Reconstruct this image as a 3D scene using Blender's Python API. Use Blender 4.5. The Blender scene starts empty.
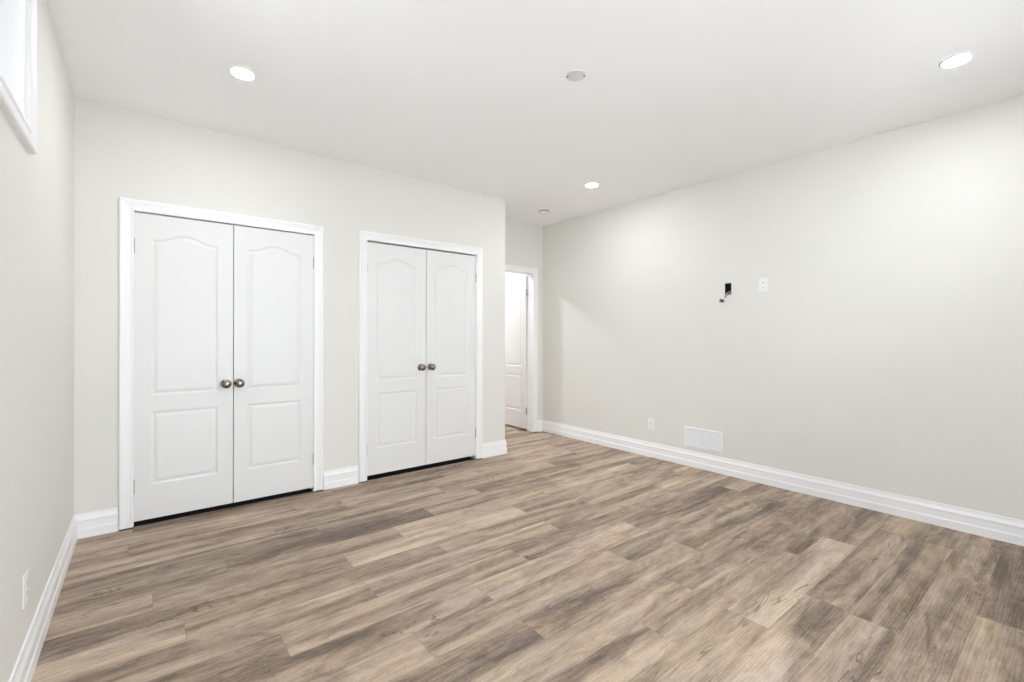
import bpy, bmesh, math, random
from mathutils import Vector, Matrix

sc = bpy.context.scene
C = sc.collection
PI = math.pi

# ------------------------------------------------------------------ measurements
H = 2.674            # ceiling height
W = 4.399            # room width (left wall x=0, right wall x=W)
D = 0.619            # hall end wall
XE = 3.298           # where the closet wall ends and the hall begins
YR = -4.45           # rear wall, behind the camera
BT = 0.147           # baseboard height

# ------------------------------------------------------------------ camera
cam_d = bpy.data.cameras.new('camera')
cam = bpy.data.objects.new('camera', cam_d); C.objects.link(cam)
cam_d.sensor_width = 36.0
cam_d.lens = 460.44 / 1024 * 36.0
cam_d.shift_y = -4.33 / 1024
cam_d.clip_start = 0.02
cam.rotation_euler = (Matrix.Rotation(-0.6742, 3, 'Z') @ Matrix.Rotation(PI/2, 3, 'X') @ Matrix.Rotation(0.0019, 3, 'Z')).to_euler()
cam.location = (0.330, -3.831, 1.231)
sc.camera = cam

# ------------------------------------------------------------------ world, exposure
world = bpy.data.worlds.new('world'); sc.world = world
world.use_nodes = True
SKY, GROUND_FILL = 8.8, 7.5                 # overcast sky; lower half added bright to lift the ceiling
_wt = world.node_tree; _N, _L = _wt.nodes.new, _wt.links.new
bgn = _wt.nodes['Background']
_tc = _N('ShaderNodeTexCoord'); _sp = _N('ShaderNodeSeparateXYZ'); _mr = _N('ShaderNodeMapRange'); _mx = _N('ShaderNodeMix')
_mx.data_type = 'RGBA'
_mr.inputs[1].default_value = -0.03; _mr.inputs[2].default_value = 0.03
_mx.inputs[6].default_value = (GROUND_FILL * .95, GROUND_FILL * .985, GROUND_FILL * 1.04, 1)
_mx.inputs[7].default_value = (SKY * .93, SKY * .98, SKY * 1.05, 1)
_L(_tc.outputs['Generated'], _sp.inputs[0]); _L(_sp.outputs[2], _mr.inputs[0])
_L(_mr.outputs[0], _mx.inputs[0]); _L(_mx.outputs[2], bgn.inputs['Color'])
bgn.inputs['Strength'].default_value = 1.0
sc.view_settings.view_transform = 'Standard'
sc.view_settings.look = 'None'
sc.view_settings.gamma = 1.0
sc.view_settings.use_curve_mapping = False
sc.view_settings.exposure = 0.0
sc.cycles.max_bounces = 16
sc.cycles.diffuse_bounces = 10
sc.cycles.use_denoising = True
LAMP = 245.0           # emission of a ceiling light's diffuser
LAMP_FAR = 1300.0      # the brighter light of the room beyond the hall
LAMP_COL = (0.955, 0.98, 1.02)

# ------------------------------------------------------------------ materials
def new_mat(name):
    m = bpy.data.materials.new(name); m.use_nodes = True
    nt = m.node_tree
    return m, nt, nt.nodes['Principled BSDF']

def paint(name, col, rough=0.6, bump=0.02, scale=350.0, spec=0.5, vary=0.012):
    m, nt, b = new_mat(name)
    N, L = nt.nodes.new, nt.links.new
    tc = N('ShaderNodeTexCoord')
    n = N('ShaderNodeTexNoise'); n.inputs['Scale'].default_value = scale; n.inputs['Detail'].default_value = 2
    L(tc.outputs['Object'], n.inputs['Vector'])
    n2 = N('ShaderNodeTexNoise'); n2.inputs['Scale'].default_value = 2.2; n2.inputs['Detail'].default_value = 3
    L(tc.outputs['Object'], n2.inputs['Vector'])
    mx = N('ShaderNodeMix'); mx.data_type = 'RGBA'
    mx.inputs[6].default_value = (*[max(0, c - vary) for c in col], 1)
    mx.inputs[7].default_value = (*[min(1, c + vary) for c in col], 1)
    L(n2.outputs['Fac'], mx.inputs[0]); L(mx.outputs[2], b.inputs['Base Color'])
    bp = N('ShaderNodeBump'); bp.inputs['Strength'].default_value = bump; bp.inputs['Distance'].default_value = 0.002
    L(n.outputs['Fac'], bp.inputs['Height']); L(bp.outputs['Normal'], b.inputs['Normal'])
    b.inputs['Roughness'].default_value = rough
    b.inputs['Specular IOR Level'].default_value = spec
    return m

def metal(name, col, rough):
    m, nt, b = new_mat(name)
    N, L = nt.nodes.new, nt.links.new
    tc = N('ShaderNodeTexCoord')
    n = N('ShaderNodeTexNoise'); n.inputs['Scale'].default_value = 300
    L(tc.outputs['Object'], n.inputs['Vector'])
    mr = N('ShaderNodeMapRange'); mr.inputs[3].default_value = rough - .05; mr.inputs[4].default_value = rough + .08
    L(n.outputs['Fac'], mr.inputs[0]); L(mr.outputs[0], b.inputs['Roughness'])
    b.inputs['Base Color'].default_value = (*col, 1); b.inputs['Metallic'].default_value = 1
    return m

M_WALL = paint('wall_paint', (0.755, 0.746, 0.708), 0.65, 0.03, 260)
M_CEIL = paint('ceiling_paint', (0.95, 0.95, 0.96), 0.8, 0.03, 200, spec=.3)
M_TRIM = paint('trim_paint', (0.89, 0.89, 0.90), 0.35, 0.01, 90)
M_DOOR = paint('door_paint', (0.785, 0.785, 0.785), 0.38, 0.05, 120)
M_PLATE = paint('white_plastic', (0.85, 0.85, 0.845), 0.3, 0.0, 50)
M_COVER = paint('cover_plate_paint', (0.72, 0.72, 0.72), 0.5, 0.01, 60)
M_BASE_SHADE = paint('base_shade_grey', (0.30, 0.30, 0.30), 0.5, 0.0, 50)
M_DARK = paint('dark_plastic', (0.012, 0.012, 0.012), 0.6, 0.0, 50, vary=.003)
M_GAP_SHADE = paint('gap_shade_paint', (0.012, 0.011, 0.010), 0.9, 0.0, 50, vary=.003)  # near-black, stands for the shade in the gaps at the floor
M_CABLE = paint('grey_cable_jacket', (0.55, 0.55, 0.54), 0.4, 0.0, 50)
M_BLACKCABLE = paint('black_cable_jacket', (0.02, 0.02, 0.02), 0.35, 0.0, 50, vary=.003)
M_NICKEL = metal('satin_nickel', (0.27, 0.235, 0.205), 0.22)
M_HINGE = metal('hinge_metal', (0.36, 0.345, 0.33), 0.38)
M_LOUVER = paint('louver_grey', (0.86, 0.86, 0.89), 0.5, 0.0, 50)

def glow_mat(name, power):
    m, nt, b = new_mat(name)
    b.inputs['Base Color'].default_value = (.9, .9, .9, 1)
    b.inputs['Emission Color'].default_value = (*LAMP_COL, 1)
    b.inputs['Emission Strength'].default_value = power
    return m
M_LAMP = glow_mat('lamp_diffuser', LAMP)
M_LAMP_FAR = glow_mat('lamp_diffuser_far', LAMP_FAR)

def glass_mat():
    m, nt, b = new_mat('window_glass')
    N, L = nt.nodes.new, nt.links.new
    out = nt.nodes['Material Output']
    tr = N('ShaderNodeBsdfTransparent'); tr.inputs['Color'].default_value = (.95, .97, .97, 1)
    gl = N('ShaderNodeBsdfGlossy'); gl.inputs['Roughness'].default_value = 0.02
    fr = N('ShaderNodeFresnel'); fr.inputs['IOR'].default_value = 1.45
    mx = N('ShaderNodeMixShader')
    L(fr.outputs[0], mx.inputs[0]); L(tr.outputs[0], mx.inputs[1]); L(gl.outputs[0], mx.inputs[2])
    L(mx.outputs[0], out.inputs['Surface'])
    return m
M_GLASS = glass_mat()

def floor_mat():
    m, nt, b = new_mat('vinyl_plank')
    N, L = nt.nodes.new, nt.links.new
    uv = N('ShaderNodeUVMap'); uv.uv_map = 'plank'
    seed = N('ShaderNodeAttribute'); seed.attribute_name = 'plank_seed'
    tone = N('ShaderNodeAttribute'); tone.attribute_name = 'plank_tone'
    sep = N('ShaderNodeSeparateXYZ'); L(uv.outputs[0], sep.inputs[0])
    def math_(op, a, b_=None, clamp=False):
        n = N('ShaderNodeMath'); n.operation = op; n.use_clamp = clamp
        for i, x in enumerate((a, b_)):
            if x is None: continue
            if isinstance(x, (int, float)): n.inputs[i].default_value = x
            else: L(x, n.inputs[i])
        return n.outputs[0]
    sU = math_('MULTIPLY', seed.outputs['Fac'], 37.0)
    sV = math_('MULTIPLY', seed.outputs['Fac'], 91.0)
    def coords(fu, fv, off=0.0):
        c = N('ShaderNodeCombineXYZ')
        L(math_('MULTIPLY', math_('ADD', sep.outputs[0], sU), fu), c.inputs[0])
        L(math_('MULTIPLY', sep.outputs[1], fv), c.inputs[1])
        L(math_('ADD', sV, off), c.inputs[2])
        return c.outputs[0]
    def noise(fu, fv, detail, dist=0.0, rough=.5, off=0.0):
        n = N('ShaderNodeTexNoise'); n.inputs['Scale'].default_value = 1.0
        n.inputs['Detail'].default_value = detail; n.inputs['Distortion'].default_value = dist
        n.inputs['Roughness'].default_value = rough
        L(coords(fu, fv, off), n.inputs['Vector'])
        return n.outputs['Fac']
    band = noise(0.8, 7.5, 3.0, 0.9, .5)
    streak = noise(1.1, 19.0, 3.0, 0.4, .5, 31.0)
    blotch = noise(3.4, 10.0, 5.0, 1.6, .62, 3.3)
    mottle = noise(16.0, 60.0, 4.0, 0.9, .65, 12.1)
    grain = noise(7.0, 240.0, 3.0, 0.35, .6, 7.7)
    fleck = noise(70.0, 330.0, 2.0, 0.0, .6, 17.7)
    rings = N('ShaderNodeTexWave'); rings.wave_type = 'BANDS'; rings.bands_direction = 'Y'
    rings.inputs['Scale'].default_value = 1.0; rings.inputs['Distortion'].default_value = 9.0
    rings.inputs['Detail'].default_value = 2.0; rings.inputs['Detail Scale'].default_value = 1.3
    L(coords(2.2, 26.0, 1.1), rings.inputs['Vector'])
    v = math_('ADD', math_('MULTIPLY', tone.outputs['Fac'], .85), .02)
    for src, k in ((band, 1.45), (streak, .70), (blotch, .92), (mottle, .36), (grain, .30), (fleck, .45), (rings.outputs['Fac'], .14)):
        v = math_('ADD', v, math_('MULTIPLY', math_('SUBTRACT', src, .5), k))
    ramp = N('ShaderNodeValToRGB'); L(v, ramp.inputs[0])
    el = ramp.color_ramp.elements
    el[0].position = 0.0; el[0].color = (0.132, 0.097, 0.075, 1)
    el[1].position = 1.0; el[1].color = (0.64, 0.525, 0.420, 1)
    for p, c in ((0.25, (0.240, 0.181, 0.139, 1)), (0.5, (0.385, 0.298, 0.225, 1)), (0.75, (0.505, 0.405, 0.312, 1))):
        e = el.new(p); e.color = c
    # warm / cool patches of the print
    hue = noise(1.7, 9.0, 2.0, .6, .5, 23.0)
    hr = N('ShaderNodeValToRGB'); L(hue, hr.inputs[0])
    he = hr.color_ramp.elements
    he[0].position = .33; he[0].color = (0.99, 0.985, 1.02, 1)
    he[1].position = .68; he[1].color = (1.03, 0.99, 0.925, 1)
    mul = N('ShaderNodeMix'); mul.data_type = 'RGBA'; mul.blend_type = 'MULTIPLY'; mul.inputs[0].default_value = 1
    L(ramp.outputs[0], mul.inputs[6]); L(hr.outputs[0], mul.inputs[7])
    # printed cracks and knots
    cr = noise(2.4, 13.0, 2.0, 1.4, .5, 41.0)
    cm = noise(2.6, 9.0, 1.0, 0.0, .5, 57.0)
    crack = math_('MULTIPLY',
                  math_('SUBTRACT', 1.0, math_('DIVIDE', math_('ABSOLUTE', math_('SUBTRACT', cr, .5)), .020), True),
                  math_('MULTIPLY', math_('SUBTRACT', cm, .57), 12.0, True), True)
    mc = N('ShaderNodeMix'); mc.data_type = 'RGBA'
    L(math_('MULTIPLY', crack, .72), mc.inputs[0]); L(mul.outputs[2], mc.inputs[6]); mc.inputs[7].default_value = (0.055, 0.043, 0.037, 1)
    # bevelled joints between planks
    edge = math_('MINIMUM', math_('MINIMUM', sep.outputs[1], math_('SUBTRACT', 0.178, sep.outputs[1])),
                 math_('MINIMUM', sep.outputs[0], math_('SUBTRACT', 1.218, sep.outputs[0])))
    ef = math_('SUBTRACT', 1.0, math_('DIVIDE', edge, .0016), True)
    me_ = N('ShaderNodeMix'); me_.data_type = 'RGBA'
    L(math_('MULTIPLY', ef, .6), me_.inputs[0]); L(mc.outputs[2], me_.inputs[6]); me_.inputs[7].default_value = (0.12, 0.092, 0.072, 1)
    L(me_.outputs[2], b.inputs['Base Color'])
    b.inputs['Roughness'].default_value = 0.52
    b.inputs['Specular IOR Level'].default_value = 0.35
    bp = N('ShaderNodeBump'); bp.inputs['Strength'].default_value = .12; bp.inputs['Distance'].default_value = .001
    L(grain, bp.inputs['Height']); L(bp.outputs[0], b.inputs['Normal'])
    return m
M_FLOOR = floor_mat()

# ------------------------------------------------------------------ helpers
def link(name, bm, mat, parent=None, smooth=False, mats=None):
    bmesh.ops.recalc_face_normals(bm, faces=bm.faces[:])
    me = bpy.data.meshes.new(name); bm.to_mesh(me); bm.free()
    for x in (mats or [mat]): me.materials.append(x)
    if smooth:
        for p in me.polygons: p.use_smooth = True
    o = bpy.data.objects.new(name, me); C.objects.link(o)
    if parent is not None: o.parent = parent
    return o

def struct(o, label, cat):
    o['kind'] = 'structure'; o['label'] = label; o['category'] = cat
    return o

def tag(o, label, cat, group=None):
    o['label'] = label; o['category'] = cat
    if group: o['group'] = group
    return o

def empty(name, loc=(0, 0, 0), rz=0.0):
    o = bpy.data.objects.new(name, None); C.objects.link(o)
    o.empty_display_size = .05
    o.location = loc; o.rotation_euler = (0, 0, rz)
    return o

def box(bm, x0, x1, y0, y1, z0, z1):
    vs = [bm.verts.new((x, y, z)) for x in (x0, x1) for y in (y0, y1) for z in (z0, z1)]
    for f in ((0, 1, 3, 2), (4, 6, 7, 5), (0, 4, 5, 1), (2, 3, 7, 6), (0, 2, 6, 4), (1, 5, 7, 3)):
        bm.faces.new([vs[i] for i in f])

def bevel_box(bm, x0, x1, y0, y1, z0, z1, r, seg=2):
    t = bmesh.new(); box(t, x0, x1, y0, y1, z0, z1)
    bmesh.ops.recalc_face_normals(t, faces=t.faces[:])
    bmesh.ops.bevel(t, geom=t.edges[:], offset=r, segments=seg, profile=.5, affect='EDGES')
    append(bm, t)

def append(bm, t, M=None):
    if M is not None: bmesh.ops.transform(t, matrix=M, verts=t.verts[:])
    mp = {v: bm.verts.new(v.co) for v in t.verts}
    for f in t.faces: bm.faces.new([mp[v] for v in f.verts])
    t.free()

def lathe(bm, prof, n=32, M=None):
    """profile [(r, h)] turned about local Z"""
    t = bmesh.new(); rings = []
    for r, h in prof:
        if r < 1e-6: rings.append([t.verts.new((0, 0, h))])
        else: rings.append([t.verts.new((r*math.cos(2*PI*i/n), r*math.sin(2*PI*i/n), h)) for i in range(n)])
    for a, b in zip(rings, rings[1:]):
        for i in range(n):
            j = (i+1) % n
            if len(a) == 1 and len(b) == 1: continue
            if len(a) == 1: t.faces.new((a[0], b[i], b[j]))
            elif len(b) == 1: t.faces.new((a[i], b[0], a[j]))
            else: t.faces.new((a[i], b[i], b[j], a[j]))
    append(bm, t, M)

def sweep_profile(bm, prof, frames, caps=True, closed=True):
    """prof: [(a, b)]; frames: functions (a, b) -> xyz, one per station"""
    rows = [[bm.verts.new(fr(a, b)) for a, b in prof] for fr in frames]
    n = len(prof)
    for r, s in zip(rows, rows[1:]):
        for i in range(n if closed else n-1):
            j = (i+1) % n
            bm.faces.new((r[i], s[i], s[j], r[j]))
    if caps and closed:
        bm.faces.new(rows[0]); bm.faces.new(rows[-1])

def tube(bm, pts, r, n=10):
    pts = [Vector(p) for p in pts]; rows = []
    up = Vector((0.31, .12, .94)).normalized()
    for i, p in enumerate(pts):
        t = (pts[min(i+1, len(pts)-1)] - pts[max(i-1, 0)]).normalized()
        a = t.cross(up).normalized(); b = t.cross(a)
        rows.append([bm.verts.new(p + r*(math.cos(2*PI*k/n)*a + math.sin(2*PI*k/n)*b)) for k in range(n)])
    for q, s in zip(rows, rows[1:]):
        for k in range(n): bm.faces.new((q[k], q[(k+1) % n], s[(k+1) % n], s[k]))
    bm.faces.new(rows[0]); bm.faces.new(rows[-1])

def spline(ctrl, n=10):
    P = [Vector(c) for c in ctrl]; P = [2*P[0]-P[1]] + P + [2*P[-1]-P[-2]]
    out = []
    for i in range(1, len(P)-2):
        for k in range(n):
            t = k/n
            a, b, c, d = P[i-1], P[i], P[i+1], P[i+2]
            out.append(.5*((2*b)+(c-a)*t+(2*a-5*b+4*c-d)*t*t+(3*b-a-3*c+d)*t**3))
    out.append(P[-2]); return out

# ------------------------------------------------------------------ floor: real plank layout
PW, PL, Y0 = 0.178, 1.218, -1.208        # plank width, length, top edge of row 0
JOINT = {-6: 1.176, -5: 1.477, -3: 1.197, -2: .677, -1: .363, 0: 1.206, 1: .466, 2: 1.195, 3: .77, 4: 1.608,
         5: 1.202, 6: 1.61, 7: 2.415, 8: 2.0, 9: 2.39, 10: 2.806, 11: 4.005, 12: 3.607, 13: 3.218, 14: 2.42, 15: 1.2}
TONE = {(0, 1.2): .80, (4, 1.6): .74, (9, 2.39): .86, (4, 2.82): .20, (13, 3.2): .26, (12, 3.6): .54, (11, 2.78): .42,
        (5, 1.2): .60, (5, 2.42): .40, (6, 1.61): .42, (6, .39): .30, (6, 2.83): .28, (7, 1.2): .52, (7, 2.41): .48,
        (8, 2.0): .60, (8, .78): .50, (3, .77): .52, (3, -.45): .28, (1, .47): .50, (2, 0): .50, (0, 0): .46, (-1, .36): .48,
        (-2, .68): .26, (-2, 1.87): .60, (-3, 0): .38, (-3, 1.2): .44, (-5, 1.48): .62, (-5, .26): .40, (10, 2.8): .62, (10, 1.58): .66,
        (12, 2.39): .56, (2, 1.2): .55, (2, 2.42): .50, (3, 2.0): .40, (3, 3.2): .36, (0, 2.42): .42, (1, 1.68): .52}
def build_floor():
    rnd = random.Random(7)
    bm = bmesh.new()
    uvl = bm.loops.layers.uv.new('plank')
    sl = bm.faces.layers.float.new('plank_seed'); tl = bm.faces.layers.float.new('plank_tone')
    top, bot = 2.75, YR - .15
    k = -int((top - Y0)/PW) - 1
    x_lo, x_hi = -.15, W + .35
    while Y0 - PW*k > bot:
        ya, yb = Y0 - PW*k, Y0 - PW*(k+1)
        j = JOINT.get(k, rnd.uniform(0, PL))
        a = j - PL*math.ceil((j - x_lo)/PL)
        while a < x_hi:
            b = a + PL
            t = rnd.uniform(.42, .64)
            for (kk, xx), tt in TONE.items():
                if kk == k and abs(xx - a) < .12: t = tt
            x0, x1 = max(a, x_lo), min(b, x_hi)
            vs = [bm.verts.new(p) for p in ((x0, yb, 0), (x1, yb, 0), (x1, ya, 0), (x0, ya, 0))]
            f = bm.faces.new(vs); f[sl] = rnd.random(); f[tl] = t
            for lp, (u, v) in zip(f.loops, ((x0-a, 0), (x1-a, 0), (x1-a, PW), (x0-a, PW))): lp[uvl].uv = (u, v)
            a = b
        k += 1
    me = bpy.data.meshes.new('floor'); bm.to_mesh(me); bm.free()
    me.materials.append(M_FLOOR)
    o = bpy.data.objects.new('floor', me); C.objects.link(o)
    struct(o, 'grey brown wood plank vinyl floor of the empty room', 'floor')
build_floor()

# ------------------------------------------------------------------ walls and ceiling
def wall(name, axis, p0, p1, a0, a1, holes, label, z0=0.0, z1=H, mat=None, extra=()):
    """a slab between p0 and p1 on its normal axis, spanning a0..a1, with rectangular holes (a, b, z0, z1)"""
    bm = bmesh.new()
    aa = sorted({a0, a1, *[h[0] for h in holes], *[h[1] for h in holes]})
    zz = sorted({z0, z1, *[h[2] for h in holes], *[h[3] for h in holes]})
    solid = lambda i, k: 0 <= i < len(aa)-1 and 0 <= k < len(zz)-1 and not any(
        h[0] - 1e-6 <= aa[i] and aa[i+1] <= h[1] + 1e-6 and h[2] - 1e-6 <= zz[k] and zz[k+1] <= h[3] + 1e-6 for h in holes)
    def P(p, a, z): return (p, a, z) if axis == 'x' else (a, p, z)
    cache = {}
    def V(p, a, z):
        key = (p, a, z)
        if key not in cache: cache[key] = bm.verts.new(P(p, a, z))
        return cache[key]
    for i in range(len(aa)-1):
        for k in range(len(zz)-1):
            if not solid(i, k): continue
            a, b, c, d = aa[i], aa[i+1], zz[k], zz[k+1]
            for p in (p0, p1): bm.faces.new([V(p, a, c), V(p, b, c), V(p, b, d), V(p, a, d)])
            for di, dk, q in ((-1, 0, ((a, c), (a, d))), (1, 0, ((b, c), (b, d))), (0, -1, ((a, c), (b, c))), (0, 1, ((a, d), (b, d)))):
                if not solid(i+di, k+dk):
                    bm.faces.new([V(p0, *q[0]), V(p0, *q[1]), V(p1, *q[1]), V(p1, *q[0])])
    for e in extra: box(bm, *e)
    return struct(link(name, bm, mat or M_WALL), label, 'wall')

bm = bmesh.new(); box(bm, -.15, W+.35, YR-.15, 2.75, H, H+.12)
struct(link('ceiling', bm, M_CEIL), 'smooth flat white ceiling with recessed lights', 'ceiling')

C1 = (0.275, 1.382); C2 = (1.808, 2.930); DT, DT1, DT2 = 2.042, 2.039, 2.053     # door openings and their head heights
WY0, WY1, WZ0, WZ1 = -3.15, -1.478, 1.972, 2.50             # high window in the left wall
LW0, LW1, LZ0, LZ1 = -4.28, -3.34, 0.50, 2.45             # unseen tall left window added to brighten the right wall
HX0, HX1 = 3.44, 4.235                                      # hall door opening

wall('wall_left', 'x', -.14, 0.0, YR-.15, D+.12, [(WY0, WY1, WZ0, WZ1), (LW0, LW1, LZ0, LZ1)], 'pale greige left wall with a high window near the ceiling')
wall('wall_right', 'x', W, W+.14, YR-.15, D, [(-1.854, -1.798, 1.608, 1.712)], 'long pale greige right wall with plates, cable opening and vent grille')
wall('wall_back', 'y', 0.0, .10, 0.0, XE, [(C1[0], C1[1], 0, DT1), (C2[0], C2[1], 0, DT2)],
     'pale greige wall holding the two pairs of closet doors', extra=[(XE-.10, XE, .10, D, 0, H), (1.55, 1.65, .10, D, 0, H)])
wall('wall_hall', 'y', D, D+.12, 0.0, W+.35, [(HX0, HX1, 0, DT)], 'narrow pale wall at the end of the short hall beyond the closets')
PD0, PD1, PDZ = 0.55, 2.15, 2.10
RW0, RW1, RZ0 = 2.45, 3.65, 1.45          # unseen rear window added for fill light
wall('wall_rear', 'y', YR-.15, YR, 0.0, W, [(PD0, PD1, 0, PDZ), (RW0, RW1, RZ0, 2.45)], 'rear wall behind the viewpoint with the added patio door')
# the room beyond the hall door
wall('wall_far', 'y', 2.6, 2.7, 2.0, W+.35, [], 'far wall of the room beyond the hall door')
wall('wall_far_left', 'x', 1.9, 2.0, D+.12, 2.7, [], 'side wall of the room beyond the hall door')
wall('wall_far_right', 'x', W+.2, W+.35, D+.12, 2.6, [], 'right wall of the room beyond the hall door')

# ------------------------------------------------------------------ baseboards
BASE = [(0, 0), (.0175, 0), (.0175, .050), (.0135, .058), (.0135, .098), (.0150, .104), (.0150, .109), (.0120, .116), (.0085, .126), (.0070, .136), (.0065, BT), (0, BT)]
def baseboard(name, pts, label):
    """pts: floor polyline; the board stands to the RIGHT of the direction of travel"""
    P = [Vector((x, y)) for x, y in pts]
    fr = []
    for i, p in enumerate(P):
        d0 = (P[i]-P[i-1]).normalized() if i else (P[1]-P[0]).normalized()
        d1 = (P[i+1]-P[i]).normalized() if i < len(P)-1 else d0
        n0 = Vector((d0.y, -d0.x)); n1 = Vector((d1.y, -d1.x))
        m = (n0+n1); m = m / (m.dot(n0))
        fr.append(lambda a, b, p=p, m=m: (p.x + m.x*a, p.y + m.y*a, b + .001))
    bm = bmesh.new(); sweep_profile(bm, BASE, fr)
    return struct(link(name, bm, M_TRIM), label, 'baseboard')
CW = .073                                            # casing width
baseboard('baseboard_left', [(0, YR), (0, 0), (C1[0]-CW, 0)], 'white baseboard along the left wall up to the left closet')
baseboard('baseboard_back', [(C1[1]+CW, 0), (C2[0]-CW, 0)], 'short white baseboard between the two closets')
baseboard('baseboard_corner', [(C2[1]+CW, 0), (XE, 0), (XE, D), (HX0-CW, D)], 'white baseboard wrapping the wall corner right of the second closet')
baseboard('baseboard_right', [(HX1+CW, D), (W, D), (W, YR)], 'long white baseboard along the right wall')
baseboard('baseboard_rear_right', [(W, YR), (PD1+CW, YR)], 'white baseboard right of the added patio door')
baseboard('baseboard_rear_left', [(PD0-CW, YR), (0, YR)], 'white baseboard left of the added patio door')

# ------------------------------------------------------------------ casings: mitred moulded frames
CAS = [(0, 0), (0, .010), (.004, .0135), (.012, .0135), (.015, .010), (.022, .0105), (.040, .0145), (.052, .0185), (.059, .0205), (.068, .0205), (.0715, .018), (CW, .014), (CW, 0)]
def casing(name, loop, closed, O, U, V, Nn, label, jamb=.0, jt=.006):
    """loop: corner points (u, v) of the inner edge, travelling with the casing on the LEFT; O, U, V, Nn: origin and axes (Nn points into the room)"""
    P = [Vector(p) for p in loop]; n = len(P); fr = []
    for i in range(n):
        if closed or 0 < i < n-1: d0 = (P[i]-P[i-1]).normalized(); d1 = (P[(i+1) % n]-P[i]).normalized()
        elif i == 0: d0 = d1 = (P[1]-P[0]).normalized()
        else: d0 = d1 = (P[i]-P[i-1]).normalized()
        n0 = Vector((-d0.y, d0.x)); n1 = Vector((-d1.y, d1.x)); m = n0+n1; m = m/m.dot(n0)
        fr.append(lambda a, b, p=P[i], m=m: O + U*(p.x+m.x*a) + V*(p.y+m.y*a) + Nn*b)
    if closed: fr.append(fr[0])
    bm = bmesh.new()
    n = len(CAS)
    # each length of moulding is its own piece, so the mitres show as fine joints
    for f, g in zip(fr, fr[1:]):
        def cut(p, q): return lambda a, b: (lambda P0, P1: P0 + (P1-P0).normalized()*.0005)(p(a, b), q(a, b))
        sweep_profile(bm, CAS, [cut(f, g), cut(g, f)])
    if jamb:
        for (p, q) in zip(P, P[1:] + ([P[0]] if closed else [])):
            d = (q-p).normalized(); nn = Vector((-d.y, d.x))
            c = [p - nn*0, q - nn*0, q + nn*jt, p + nn*jt]
            vs = [bm.verts.new(O + U*w.x + V*w.y + Nn*(-dd)) for dd in (0.0005, jamb) for w in c]
            for f in ((0, 1, 2, 3), (4, 7, 6, 5), (0, 4, 5, 1), (1, 5, 6, 2), (2, 6, 7, 3), (3, 7, 4, 0)): bm.faces.new([vs[i] for i in f])
    return struct(link(name, bm, M_TRIM), label, 'door trim')
X, Y, Z = Vector((1, 0, 0)), Vector((0, 1, 0)), Vector((0, 0, 1))
def door_casing(name, a, b, y, label, jamb=.098, DT=DT):
    g = .004
    o = casing(name, [(a+g, .008), (a+g, DT-g), (b-g, DT-g), (b-g, .008)], False, Vector((0, y, 0)), X, Z, -Y, label, 0)
    bm = bmesh.new(); bm.from_mesh(o.data)      # jamb lining of the opening and the dark slot where the legs stop short of the floor
    for q in ((a, a+g, y+.0005, y+jamb, .004, DT), (b-g, b, y+.0005, y+jamb, .004, DT), (a+g, b-g, y+.0005, y+jamb, DT-g, DT)): box(bm, *q)
    bmesh.ops.recalc_face_normals(bm, faces=bm.faces[:])
    bm.to_mesh(o.data); bm.free()
    return o
door_casing('trim_1', *C1, 0.0, 'white moulded casing round the left closet doors', DT=DT1)
door_casing('trim_2', *C2, 0.0, 'white moulded casing round the right closet doors, nearer the hall', DT=DT2)
door_casing('trim_3', HX0, HX1, D, 'white casing round the open hall door', .1195)

# ------------------------------------------------------------------ doors: two-panel arched-top moulded slabs
def inset(poly, d):
    n = len(poly); out = []
    for i in range(n):
        a, b, c = poly[i-1], poly[i], poly[(i+1) % n]
        d0 = (b-a).normalized(); d1 = (c-b).normalized()
        n0 = Vector((-d0.y, d0.x)); n1 = Vector((-d1.y, d1.x)); m = n0+n1; m = m/max(m.dot(n0), .35)
        out.append(b + m*d)
    return out
def arch_panel(x0, x1, z0, z1, rise):
    pts = [Vector((x0, z0)), Vector((x1, z0))]
    n = 26
    for i in range(n+1):
        t = 1 - i/n
        s = min(1, max(0, (t-.08)/.84))
        pts.append(Vector((x0+(x1-x0)*t, z1 + rise*(.5-.5*math.cos(2*PI*s))**0.85)))
    return pts
def rect_panel(x0, x1, z0, z1): return [Vector(p) for p in ((x0, z0), (x1, z0), (x1, z1), (x0, z1))]
GROOVE = [(0, 0), (.004, .0010), (.012, .0050), (.015, .0054), (.019, .0050), (.032, .0018), (.038, .0012)]
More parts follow.
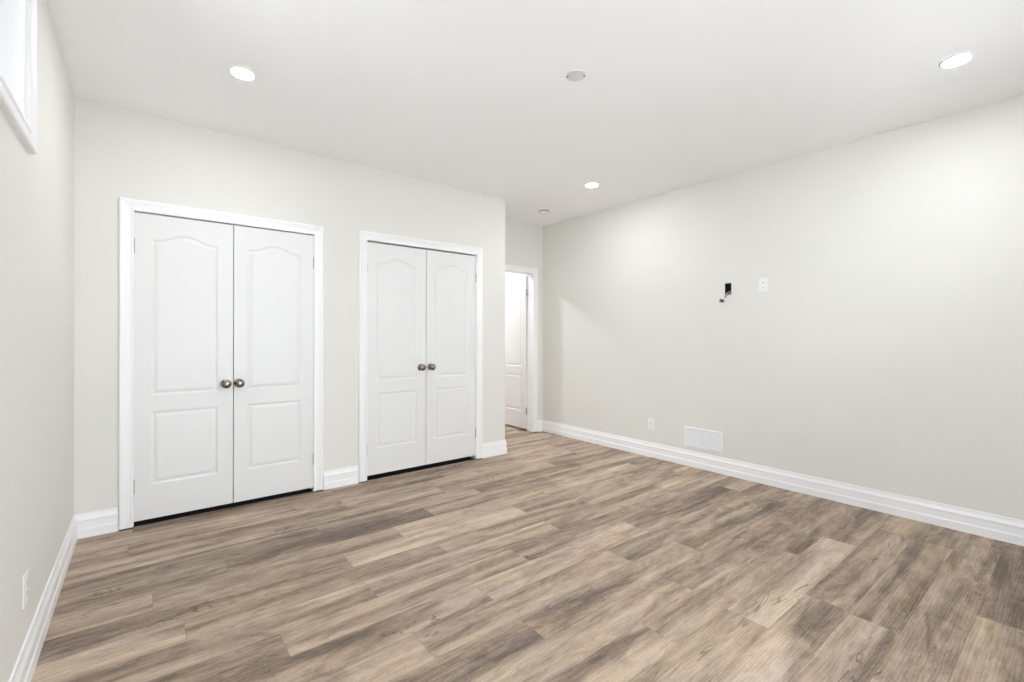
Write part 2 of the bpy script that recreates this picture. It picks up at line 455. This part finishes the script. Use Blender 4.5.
def slab(w, h, T=.035, m=(.086, .090), both=True):
    """door leaf in local x (0..w), z (0..h); moulded faces at y=0 and y=T"""
    bm = bmesh.new()
    sides = ((0.0, 1), (T, -1)) if both else ((0.0, 1),)
    outer = []
    for y0, sg in sides:
        loop = [bm.verts.new((x, y0, z)) for x, z in ((0, 0), (w, 0), (w, h), (0, h))]
        edges = [bm.edges.new((loop[i], loop[(i+1) % 4])) for i in range(4)]
        outer.append(loop)
        for poly in (arch_panel(m[0], w-m[1], .840-.034, 1.866-.034, .046), rect_panel(m[0], w-m[1], .257-.034, .737-.034)):
            rows = []
            for d, dep in GROOVE:
                rows.append([bm.verts.new((p.x, y0 + sg*dep, p.y)) for p in inset(poly, d)])
            n = len(poly)
            for i in range(n): edges.append(bm.edges.new((rows[0][i], rows[0][(i+1) % n])))
            for r, s in zip(rows, rows[1:]):
                for i in range(n): bm.faces.new((r[i], r[(i+1) % n], s[(i+1) % n], s[i]))
            bm.faces.new(rows[-1])
        bmesh.ops.triangle_fill(bm, use_beauty=True, use_dissolve=False, edges=edges)
    if not both:
        outer.append([bm.verts.new((x, T, z)) for x, z in ((0, 0), (w, 0), (w, h), (0, h))]); bm.faces.new(outer[1])
    for i in range(4):
        j = (i+1) % 4
        bm.faces.new((outer[0][i], outer[0][j], outer[1][j], outer[1][i]))
    return bm

def knob_parts(door, x, z, y=0.0, sgn=-1):
    """rose and round knob on the face looking along sgn*Y"""
    M = Matrix.Translation((x, y, z)) @ Matrix.Rotation(PI/2 if sgn < 0 else -PI/2, 4, 'X')
    bm = bmesh.new()
    lathe(bm, [(0.0105, .006), (.0095, .012), (.0095, .020), (.0135, .025), (.0230, .031), (.0288, .039), (.0305, .047), (.0296, .054), (.0260, .0600), (.0170, .0645), (.0062, .066), (0, .0661)], 36, M)
    k = link('knob', bm, M_NICKEL, door, True); k['label'] = 'satin nickel round knob'
    bm = bmesh.new(); lathe(bm, [(0, .0003), (.0300, .0003), (.0310, .002), (.0290, .006), (.0180, .0085), (.0105, .0090), (0, .0090)], 36, M)
    link('rose', bm, M_NICKEL, k, True)

def hinge(door, x, z, y=-.003, r=.0055, hl=.088, leaf=None):
    bm = bmesh.new()
    M = Matrix.Translation((x, y, z))
    lathe(bm, [(0, -hl/2-.006), (r*.55, -hl/2-.005), (r*.9, -hl/2-.001), (r, -hl/2), (r, -hl/6), (r*.86, -hl/6+.0008), (r, -hl/6+.0016), (r, hl/6), (r*.86, hl/6+.0008), (r, hl/6+.0016), (r, hl/2), (r*.9, hl/2+.001), (r*.55, hl/2+.005), (0, hl/2+.006)], 16, M)
    if leaf: box(bm, *leaf)
    h = link('hinge', bm, M_HINGE, door); h['label'] = 'grey metal hinge'

DH = 1.994                # height of a door leaf
def closet_door(name, x0, x1, hinge_left, label, z0, kz):
    w = x1 - x0
    bm = slab(w, DH, both=False)
    o = link(name, bm, M_DOOR)
    o.location = (x0, .0015, z0)
    struct(o, label, 'closet door')
    kx = w - (.045, .056)[z0 > .04] if hinge_left else (.031, .040)[z0 > .04]
    knob_parts(o, kx, kz - z0)
    hx = -.002 if hinge_left else w + .002
    for z in (.262, 1.812): hinge(o, hx, z - .034, y=-.0065)
    return o
for n, ((a, b), lab) in enumerate(((C1, 'left'), (C2, 'right'))):
    mid = (a+b)/2
    if n == 0: mid = .832
    else: mid = 2.374
    z0, kz = ((.034, .893), (.042, .949))[n]
    where = 'left closet, nearest the left wall' if n == 0 else 'right closet, nearest the hall'
    closet_door('door_%d' % (2*n+1), a+.0045, mid-.0026, True, 'white arched panel door, left leaf of the ' + where, z0, kz)
    closet_door('door_%d' % (2*n+2), mid+.0026, b-.0045, False, 'white arched panel door, right leaf of the ' + where, z0, kz)

# hall door, standing open at a right angle into the room beyond
bm = slab(.762, DH)
o = link('door_5', bm, M_DOOR)
o.matrix_world = Matrix.Translation((4.213, D+.1225, .032)) @ Matrix.Rotation(PI/2, 4, 'Z') @ Matrix.Scale(1, 4)
# local x -> +Y, local y -> -X ; shift so that the panelled face looks to -X
o.location = (4.213+.035, D+.1225, .032)
struct(o, 'white panel door standing open beyond the hall opening', 'door')
for z in (.262, 1.805):
    hinge(o, -.009, z-.030, y=-.004, r=.006, hl=.092, leaf=(-.0085, -.0005, -.003, .033, z-.030-.045, z-.030+.045))
knob_parts(o, .762-.065, .93-.022, .035, 1)
knob_parts(o, .762-.065, .93-.022, 0.0, -1)

# near-black slabs paint the shade under the closet doors and the casing legs
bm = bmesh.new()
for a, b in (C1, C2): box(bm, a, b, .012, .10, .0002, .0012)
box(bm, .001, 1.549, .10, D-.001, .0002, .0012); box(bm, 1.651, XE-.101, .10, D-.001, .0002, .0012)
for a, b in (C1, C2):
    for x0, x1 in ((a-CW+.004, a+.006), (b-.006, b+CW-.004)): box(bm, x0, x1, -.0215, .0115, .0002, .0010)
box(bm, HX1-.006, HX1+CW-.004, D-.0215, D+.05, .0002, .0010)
struct(link('gap_shade', bm, M_GAP_SHADE), 'dark slabs painting the shade in the gaps under the doors and casings', 'floor')

# ------------------------------------------------------------------ high window in the left wall
win = empty('window_1', (0, (WY0+WY1)/2, WZ0)); struct(win, 'white framed high window at the top of the left wall', 'window')
def wchild(name, bm, mat): 
    o = link(name, bm, mat, win); o.matrix_parent_inverse = Matrix.Translation((0, (WY0+WY1)/2, WZ0)).inverted(); return o
def ring(bm, x0, x1, y0, y1, z0, z1, t):
    box(bm, x0, x1, y0, y1, z0, z0+t); box(bm, x0, x1, y0, y1, z1-t, z1)
    box(bm, x0, x1, y0, y0+t, z0+t, z1-t); box(bm, x0, x1, y1-t, y1, z0+t, z1-t)
bm = bmesh.new(); ring(bm, -.138, -.0005, WY0+.0005, WY1-.0005, WZ0+.0005, WZ1-.0005, .012); wchild('jamb', bm, M_TRIM)
bm = bmesh.new(); ring(bm, -.125, -.075, WY0+.013, WY1-.013, WZ0+.013, WZ1-.013, .04); box(bm, -.12, -.08, (WY0+WY1)/2-.02, (WY0+WY1)/2+.02, WZ0+.053, WZ1-.053); wchild('sash', bm, M_PLATE)
bm = bmesh.new(); box(bm, -.103, -.097, WY0+.05, WY1-.05, WZ0+.05, WZ1-.05); wchild('pane', bm, M_GLASS)
# casing: u runs along -Y so that it is seen from inside the room
cs = casing('casing', [(-WY0, WZ0), (-WY0, WZ1), (-WY1, WZ1), (-WY1, WZ0)][::-1], True, Vector((0, 0, 0)), -Y, Z, X, '', 0)
for k in ('kind', 'label', 'category'): del cs[k]
cs.parent = win; cs.matrix_parent_inverse = Matrix.Translation((0, (WY0+WY1)/2, WZ0)).inverted()

# ------------------------------------------------------------------ unseen patio door added behind the camera for fill light
pd = empty('door_6', ((PD0+PD1)/2, YR, 0)); struct(pd, 'white glazed sliding patio door, added unseen behind the viewpoint for fill light', 'patio door')
def pchild(name, bm, mat):
    o = link(name, bm, mat, pd); o.matrix_parent_inverse = Matrix.Translation(((PD0+PD1)/2, YR, 0)).inverted(); return o
def ringy(bm, y0, y1, x0, x1, z0, z1, t):
    box(bm, x0, x1, y0, y1, z0, z0+t); box(bm, x0, x1, y0, y1, z1-t, z1)
    box(bm, x0, x0+t, y0, y1, z0+t, z1-t); box(bm, x1-t, x1, y0, y1, z0+t, z1-t)
bm = bmesh.new(); ringy(bm, YR-.14, YR-.01, PD0+.0005, PD1-.0005, .001, PDZ-.0005, .03); pchild('frame', bm, M_TRIM)
PM = (PD0+PD1)/2
for (a, b, y) in ((PD0+.031, PM+.03, YR-.06), (PM-.03, PD1-.031, YR-.11)):
    bm = bmesh.new(); ringy(bm, y-.04, y, a, b, .032, PDZ-.032, .06); s = pchild('sash', bm, M_PLATE)
    bm = bmesh.new(); box(bm, a+.055, b-.055, y-.023, y-.017, .087, PDZ-.087)
    p = link('pane', bm, M_GLASS, s)

w2 = empty('fill_window_2', ((RW0+RW1)/2, YR, RZ0)); struct(w2, 'wide unseen window added in the rear wall for fill light', 'window')
def w2child(name, bm, mat):
    o = link(name, bm, mat, w2); o.matrix_parent_inverse = Matrix.Translation(((RW0+RW1)/2, YR, RZ0)).inverted(); return o
bm = bmesh.new(); ringy(bm, YR-.14, YR-.005, RW0+.0005, RW1-.0005, RZ0+.0005, 2.4495, .02); w2child('frame', bm, M_TRIM)
bm = bmesh.new(); ringy(bm, YR-.11, YR-.07, RW0+.021, RW1-.021, RZ0+.021, 2.429, .045); w2child('sash', bm, M_PLATE)
bm = bmesh.new(); box(bm, RW0+.06, RW1-.06, YR-.093, YR-.087, RZ0+.06, 2.39); w2child('pane', bm, M_GLASS)

w3 = empty('fill_window_3', (0, (LW0+LW1)/2, LZ0)); struct(w3, 'tall unseen window added in the left wall for fill light', 'window')
def w3child(name, bm, mat):
    o = link(name, bm, mat, w3); o.matrix_parent_inverse = Matrix.Translation((0, (LW0+LW1)/2, LZ0)).inverted(); return o
bm = bmesh.new(); ring(bm, -.138, -.0005, LW0+.0005, LW1-.0005, LZ0+.0005, LZ1-.0005, .02); w3child('frame', bm, M_TRIM)
bm = bmesh.new(); ring(bm, -.12, -.075, LW0+.021, LW1-.021, LZ0+.021, LZ1-.021, .04); w3child('sash', bm, M_PLATE)
bm = bmesh.new(); box(bm, -.103, -.097, LW0+.055, LW1-.055, LZ0+.055, LZ1-.055); w3child('pane', bm, M_GLASS)

# ------------------------------------------------------------------ ceiling lights
def ceiling_light(x, y, label, group='recessed ceiling lights', mat=M_LAMP):
    e = empty('ceiling_light', (x, y, H)); tag(e, label, 'ceiling light', group)
    flip = Matrix.Rotation(PI, 4, 'X')
    bm = bmesh.new(); lathe(bm, [(.0552, .0004), (.066, .0004), (.0665, .003), (.063, .0062), (.0562, .0075), (.0552, .0070), (.0552, .0004)], 48, flip); link('trim_ring', bm, M_TRIM, e, True)
    bm = bmesh.new(); lathe(bm, [(0, .0006), (.0548, .0006), (.0548, .0070), (.043, .0084), (.022, .0090), (0, .0092)], 48, flip); d = link('diffuser', bm, mat, e, True)
    d['label'] = 'glowing white diffuser'
    return e
ceiling_light(.750, -.936, 'glowing round recessed light in front of the left closet doors')
ceiling_light(3.645, -.890, 'glowing round recessed light in the ceiling toward the hall')
ceiling_light(3.627, -3.400, 'glowing round recessed light at the upper right, close to the right wall')
ceiling_light(.750, -3.400, 'recessed light above the viewpoint, out of the picture')
ceiling_light(3.72, 1.68, 'recessed light in the room beyond the hall door', 'recessed light beyond the hall', M_LAMP_FAR)

# blank round cover plate over the central ceiling box
e = empty('cover_plate', (2.187, -2.066, H)); tag(e, 'flat round blank cover with two screws in the middle of the ceiling', 'ceiling cover plate')
flip = Matrix.Rotation(PI, 4, 'X')
bm = bmesh.new(); lathe(bm, [(0, .0005), (.054, .0005), (.0555, .0015), (.0555, .0045), (.0535, .0060), (0, .0060)], 48, flip); link('plate', bm, M_COVER, e)
for s in (-1, 1):
    bm = bmesh.new(); lathe(bm, [(0, .0061), (.0062, .0061), (.0058, .0085), (.0035, .0095), (0, .0097)], 16, Matrix.Translation((s*.0455*math.cos(.77), -s*.0455*math.sin(.77), 0)) @ flip)
    k = link('screw', bm, M_HINGE, e, True); k['label'] = 'grey screw head'

# smoke detector by the hall
e = empty('smoke_detector', (3.915, .072, H)); tag(e, 'small round white smoke detector on the ceiling by the hall', 'smoke detector')
bm = bmesh.new(); lathe(bm, [(0, .0005), (.058, .0005), (.060, .004), (.060, .012), (0, .012)], 40, flip); mb = link('mounting_base', bm, M_BASE_SHADE, e, False); mb['label'] = 'mounting ring painted grey as its shadow gap'
bm = bmesh.new(); lathe(bm, [(0, .0122), (.054, .0122), (.055, .020), (.050, .030), (.036, .036), (.018, .037), (0, .037)], 40, flip); link('body', bm, M_PLATE, e, True)
bm = bmesh.new(); lathe(bm, [(0, .0372), (.010, .0372), (.009, .040), (0, .0405)], 20, flip); b_ = link('test_button', bm, M_CABLE, e, True); b_['label'] = 'grey test button'

# ------------------------------------------------------------------ wall plates. Local frame: x across, z up, -y out of the wall
def plate_base(name, loc, rz, w, h):
    e = empty(name, loc, rz)
    bm = bmesh.new(); bevel_box(bm, -w/2, w/2, -.0065, -.0003, -h/2, h/2, .0028, 3); link('plate', bm, M_PLATE, e)
    return e
def screw(e, x, z, y=-.0066):
    bm = bmesh.new(); lathe(bm, [(0, 0), (.0032, 0), (.0028, .0010), (0, .0014)], 14, Matrix.Translation((x, y, z)) @ Matrix.Rotation(PI/2, 4, 'X')); link('screw', bm, M_PLATE, e, True)
def outlet(loc, rz, label, group):
    """decora style duplex outlet: rocker-shaped insert with two sockets"""
    e = plate_base('outlet', loc, rz, .072, .117); tag(e, label, 'outlet', group)
    bm = bmesh.new(); bevel_box(bm, -.0165, .0165, -.0088, -.0066, -.0335, .0335, .0012, 2); ins = link('socket_insert', bm, M_PLATE, e)
    for sz in (-.0165, .0165):
        bm = bmesh.new()
        box(bm, -.0075, -.0055, -.0092, -.0089, sz-.001, sz+.008); box(bm, .0055, .0073, -.0092, -.0089, sz, sz+.007)
        lathe(bm, [(0, 0), (.0027, 0), (.0027, .0003), (0, .0003)], 14, Matrix.Translation((0, -.0089, sz-.0075)) @ Matrix.Rotation(PI/2, 4, 'X'))
        s = link('slots', bm, M_DARK, ins); s['label'] = 'dark socket slots'
    screw(e, 0, .0480); screw(e, 0, -.0480)
    return e
RIGHT = PI/2          # faces -X : local -y -> ... (rotated so that -y points into the room from the right wall)
RZ_R = -PI/2; RZ_L = PI/2
outlet((W, -1.031, .338), RZ_R, 'small white outlet low on the right wall, left of the vent grille', 'wall outlets')
outlet((0, -1.490, .338), RZ_L, 'white outlet low on the left wall above the baseboard', 'wall outlets')
# upper plate with two jacks
e = plate_base('wall_plate', (W, -2.126, 1.670), RZ_R, .072, .120); tag(e, 'white wall plate with two jacks beside the cable opening', 'wall plate')
for sz in (-.020, .020):
    bm = bmesh.new(); bevel_box(bm, -.0135, .0135, -.0085, -.0066, sz-.013, sz+.013, .001, 2); j = link('jack', bm, M_PLATE, e)
    bm = bmesh.new(); box(bm, -.006, .006, -.0090, -.0086, sz-.006, sz+.004); s = link('jack_opening', bm, M_CABLE, j); s['label'] = 'grey jack opening'
screw(e, 0, .050); screw(e, 0, -.050)

# ------------------------------------------------------------------ low voltage opening with loose cable
e = empty('wall_box', (W, -1.826, 1.660), RZ_R); tag(e, 'black open cable box set into the right wall', 'wall box')
bm = bmesh.new()
w2, h2, d2 = .0275, .0515, .07
for q in ((-w2, -w2+.002, 0, d2, -h2, h2), (w2-.002, w2, 0, d2, -h2, h2), (-w2+.002, w2-.002, 0, d2, -h2, -h2+.002), (-w2+.002, w2-.002, 0, d2, h2-.002, h2), (-w2, w2, d2, d2+.002, -h2, h2)):
    box(bm, q[0], q[1], q[2]-.002, q[3], q[4], q[5])
link('box_shell', bm, M_DARK, e)
for sz in (.042, -.042):
    bm = bmesh.new(); bevel_box(bm, -.006, .006, -.003, .004, sz-.006, sz+.006, .001, 1); link('screw_tab', bm, M_DARK, e)

# cable: local frame as above, y negative = out into the room
ce = empty('loose_cable', (W, -1.828, 1.662), RZ_R); tag(ce, 'loose cable with a white plug hanging out of the black wall box', 'cable')
def cab(name, ctrl, r, mat):
    bm = bmesh.new(); tube(bm, spline(ctrl), r); return link(name, bm, mat, ce, True)
cab('cord', [(.010, .055, -.010), (.012, .01, -.022), (.014, -.025, -.034), (.010, -.055, -.050), (.004, -.078, -.070), (.000, -.090, -.084)], .0042, M_CABLE)
cab('cord', [(.016, .055, -.006), (.020, .005, -.022), (.024, -.030, -.034), (.020, -.060, -.054), (.016, -.100, -.088), (.006, -.128, -.118), (-.006, -.136, -.122), (-.012, -.128, -.108), (-.010, -.112, -.094)], .0036, M_BLACKCABLE)
cab('cord', [(.016, .05, -.020), (.018, .0, -.030), (.024, -.022, -.048), (.020, -.040, -.060), (.010, -.048, -.052), (.012, -.030, -.036), (.018, .0, -.028), (.010, .05, -.024)], .0030, M_CABLE)
bm = bmesh.new(); bevel_box(bm, -.012, .012, -.034, 0, -.010, .010, .003, 2)
plug = link('plug', bm, M_PLATE, ce); plug['label'] = 'white plug at the cable end'
plug.scale = (1.15, 1.15, 1.15); plug.location = (.000, -.086, -.080); plug.rotation_euler = (math.radians(48), 0, math.radians(8))
bm = bmesh.new(); ringy(bm, -.040, -.0335, -.0115, .0115, -.0095, .0095, .003); box(bm, -.008, .008, -.050, -.0335, -.006, .006)
s = link('plug_tip', bm, M_BLACKCABLE, plug); s['label'] = 'black plug tip'

# ------------------------------------------------------------------ return air grille
e = empty('vent_grille', (W, -1.592, .281), RZ_R); tag(e, 'white rectangular vent grille low on the right wall above the baseboard', 'vent grille')
gw, gh = .372, .186
bm = bmesh.new()
def fr_(a, b): return None
FP = [(0, .0005), (0, .004), (.004, .0085), (.018, .0085), (.022, .005), (.022, .0005)]
cor = [(-gw/2, -gh/2, 1, 1), (gw/2, -gh/2, -1, 1), (gw/2, gh/2, -1, -1), (-gw/2, gh/2, 1, -1)]
frs = [lambda a, b, c=c: (c[0]+c[2]*a, -b, c[1]+c[3]*a) for c in cor]
for f, g in zip(frs, frs[1:]+frs[:1]): sweep_profile(bm, FP, [f, g])
link('frame', bm, M_PLATE, e)
bm = bmesh.new(); bevel_box(bm, -.009, .009, -.0085, -.0006, -gh/2+.021, gh/2-.021, .001, 1); link('mullion', bm, M_PLATE, e)
for s in (-1, 1):
    bm = bmesh.new()
    x0, x1 = sorted((s*.009, s*(gw/2-.021)))
    n = 15
    for i in range(n):
        zc = -gh/2 + .0235 + (gh-.047)*(i+.5)/n
        vs = [bm.verts.new(p) for x in (x0, x1) for p in ((x, -.0075, zc-.0046), (x, -.0012, zc+.0032), (x, -.0002, zc+.0042), (x, -.0065, zc-.0036))]
        for f in ((0, 1, 5, 4), (1, 2, 6, 5), (2, 3, 7, 6), (3, 0, 4, 7), (0, 3, 2, 1), (4, 5, 6, 7)): bm.faces.new([vs[k] for k in f])
    box(bm, x0, x1, -.0006, -.0003, -gh/2+.02, gh/2-.02)
    lv = link('louvers', bm, M_LOUVER, e); lv['label'] = 'pale grey louvers'
for s in (-1, 1):
    bm = bmesh.new(); lathe(bm, [(0, 0), (.004, 0), (.0034, .0012), (0, .0018)], 14, Matrix.Translation((s*(gw/2-.011), -.0086, 0)) @ Matrix.Rotation(PI/2, 4, 'X')); link('screw', bm, M_PLATE, e, True)
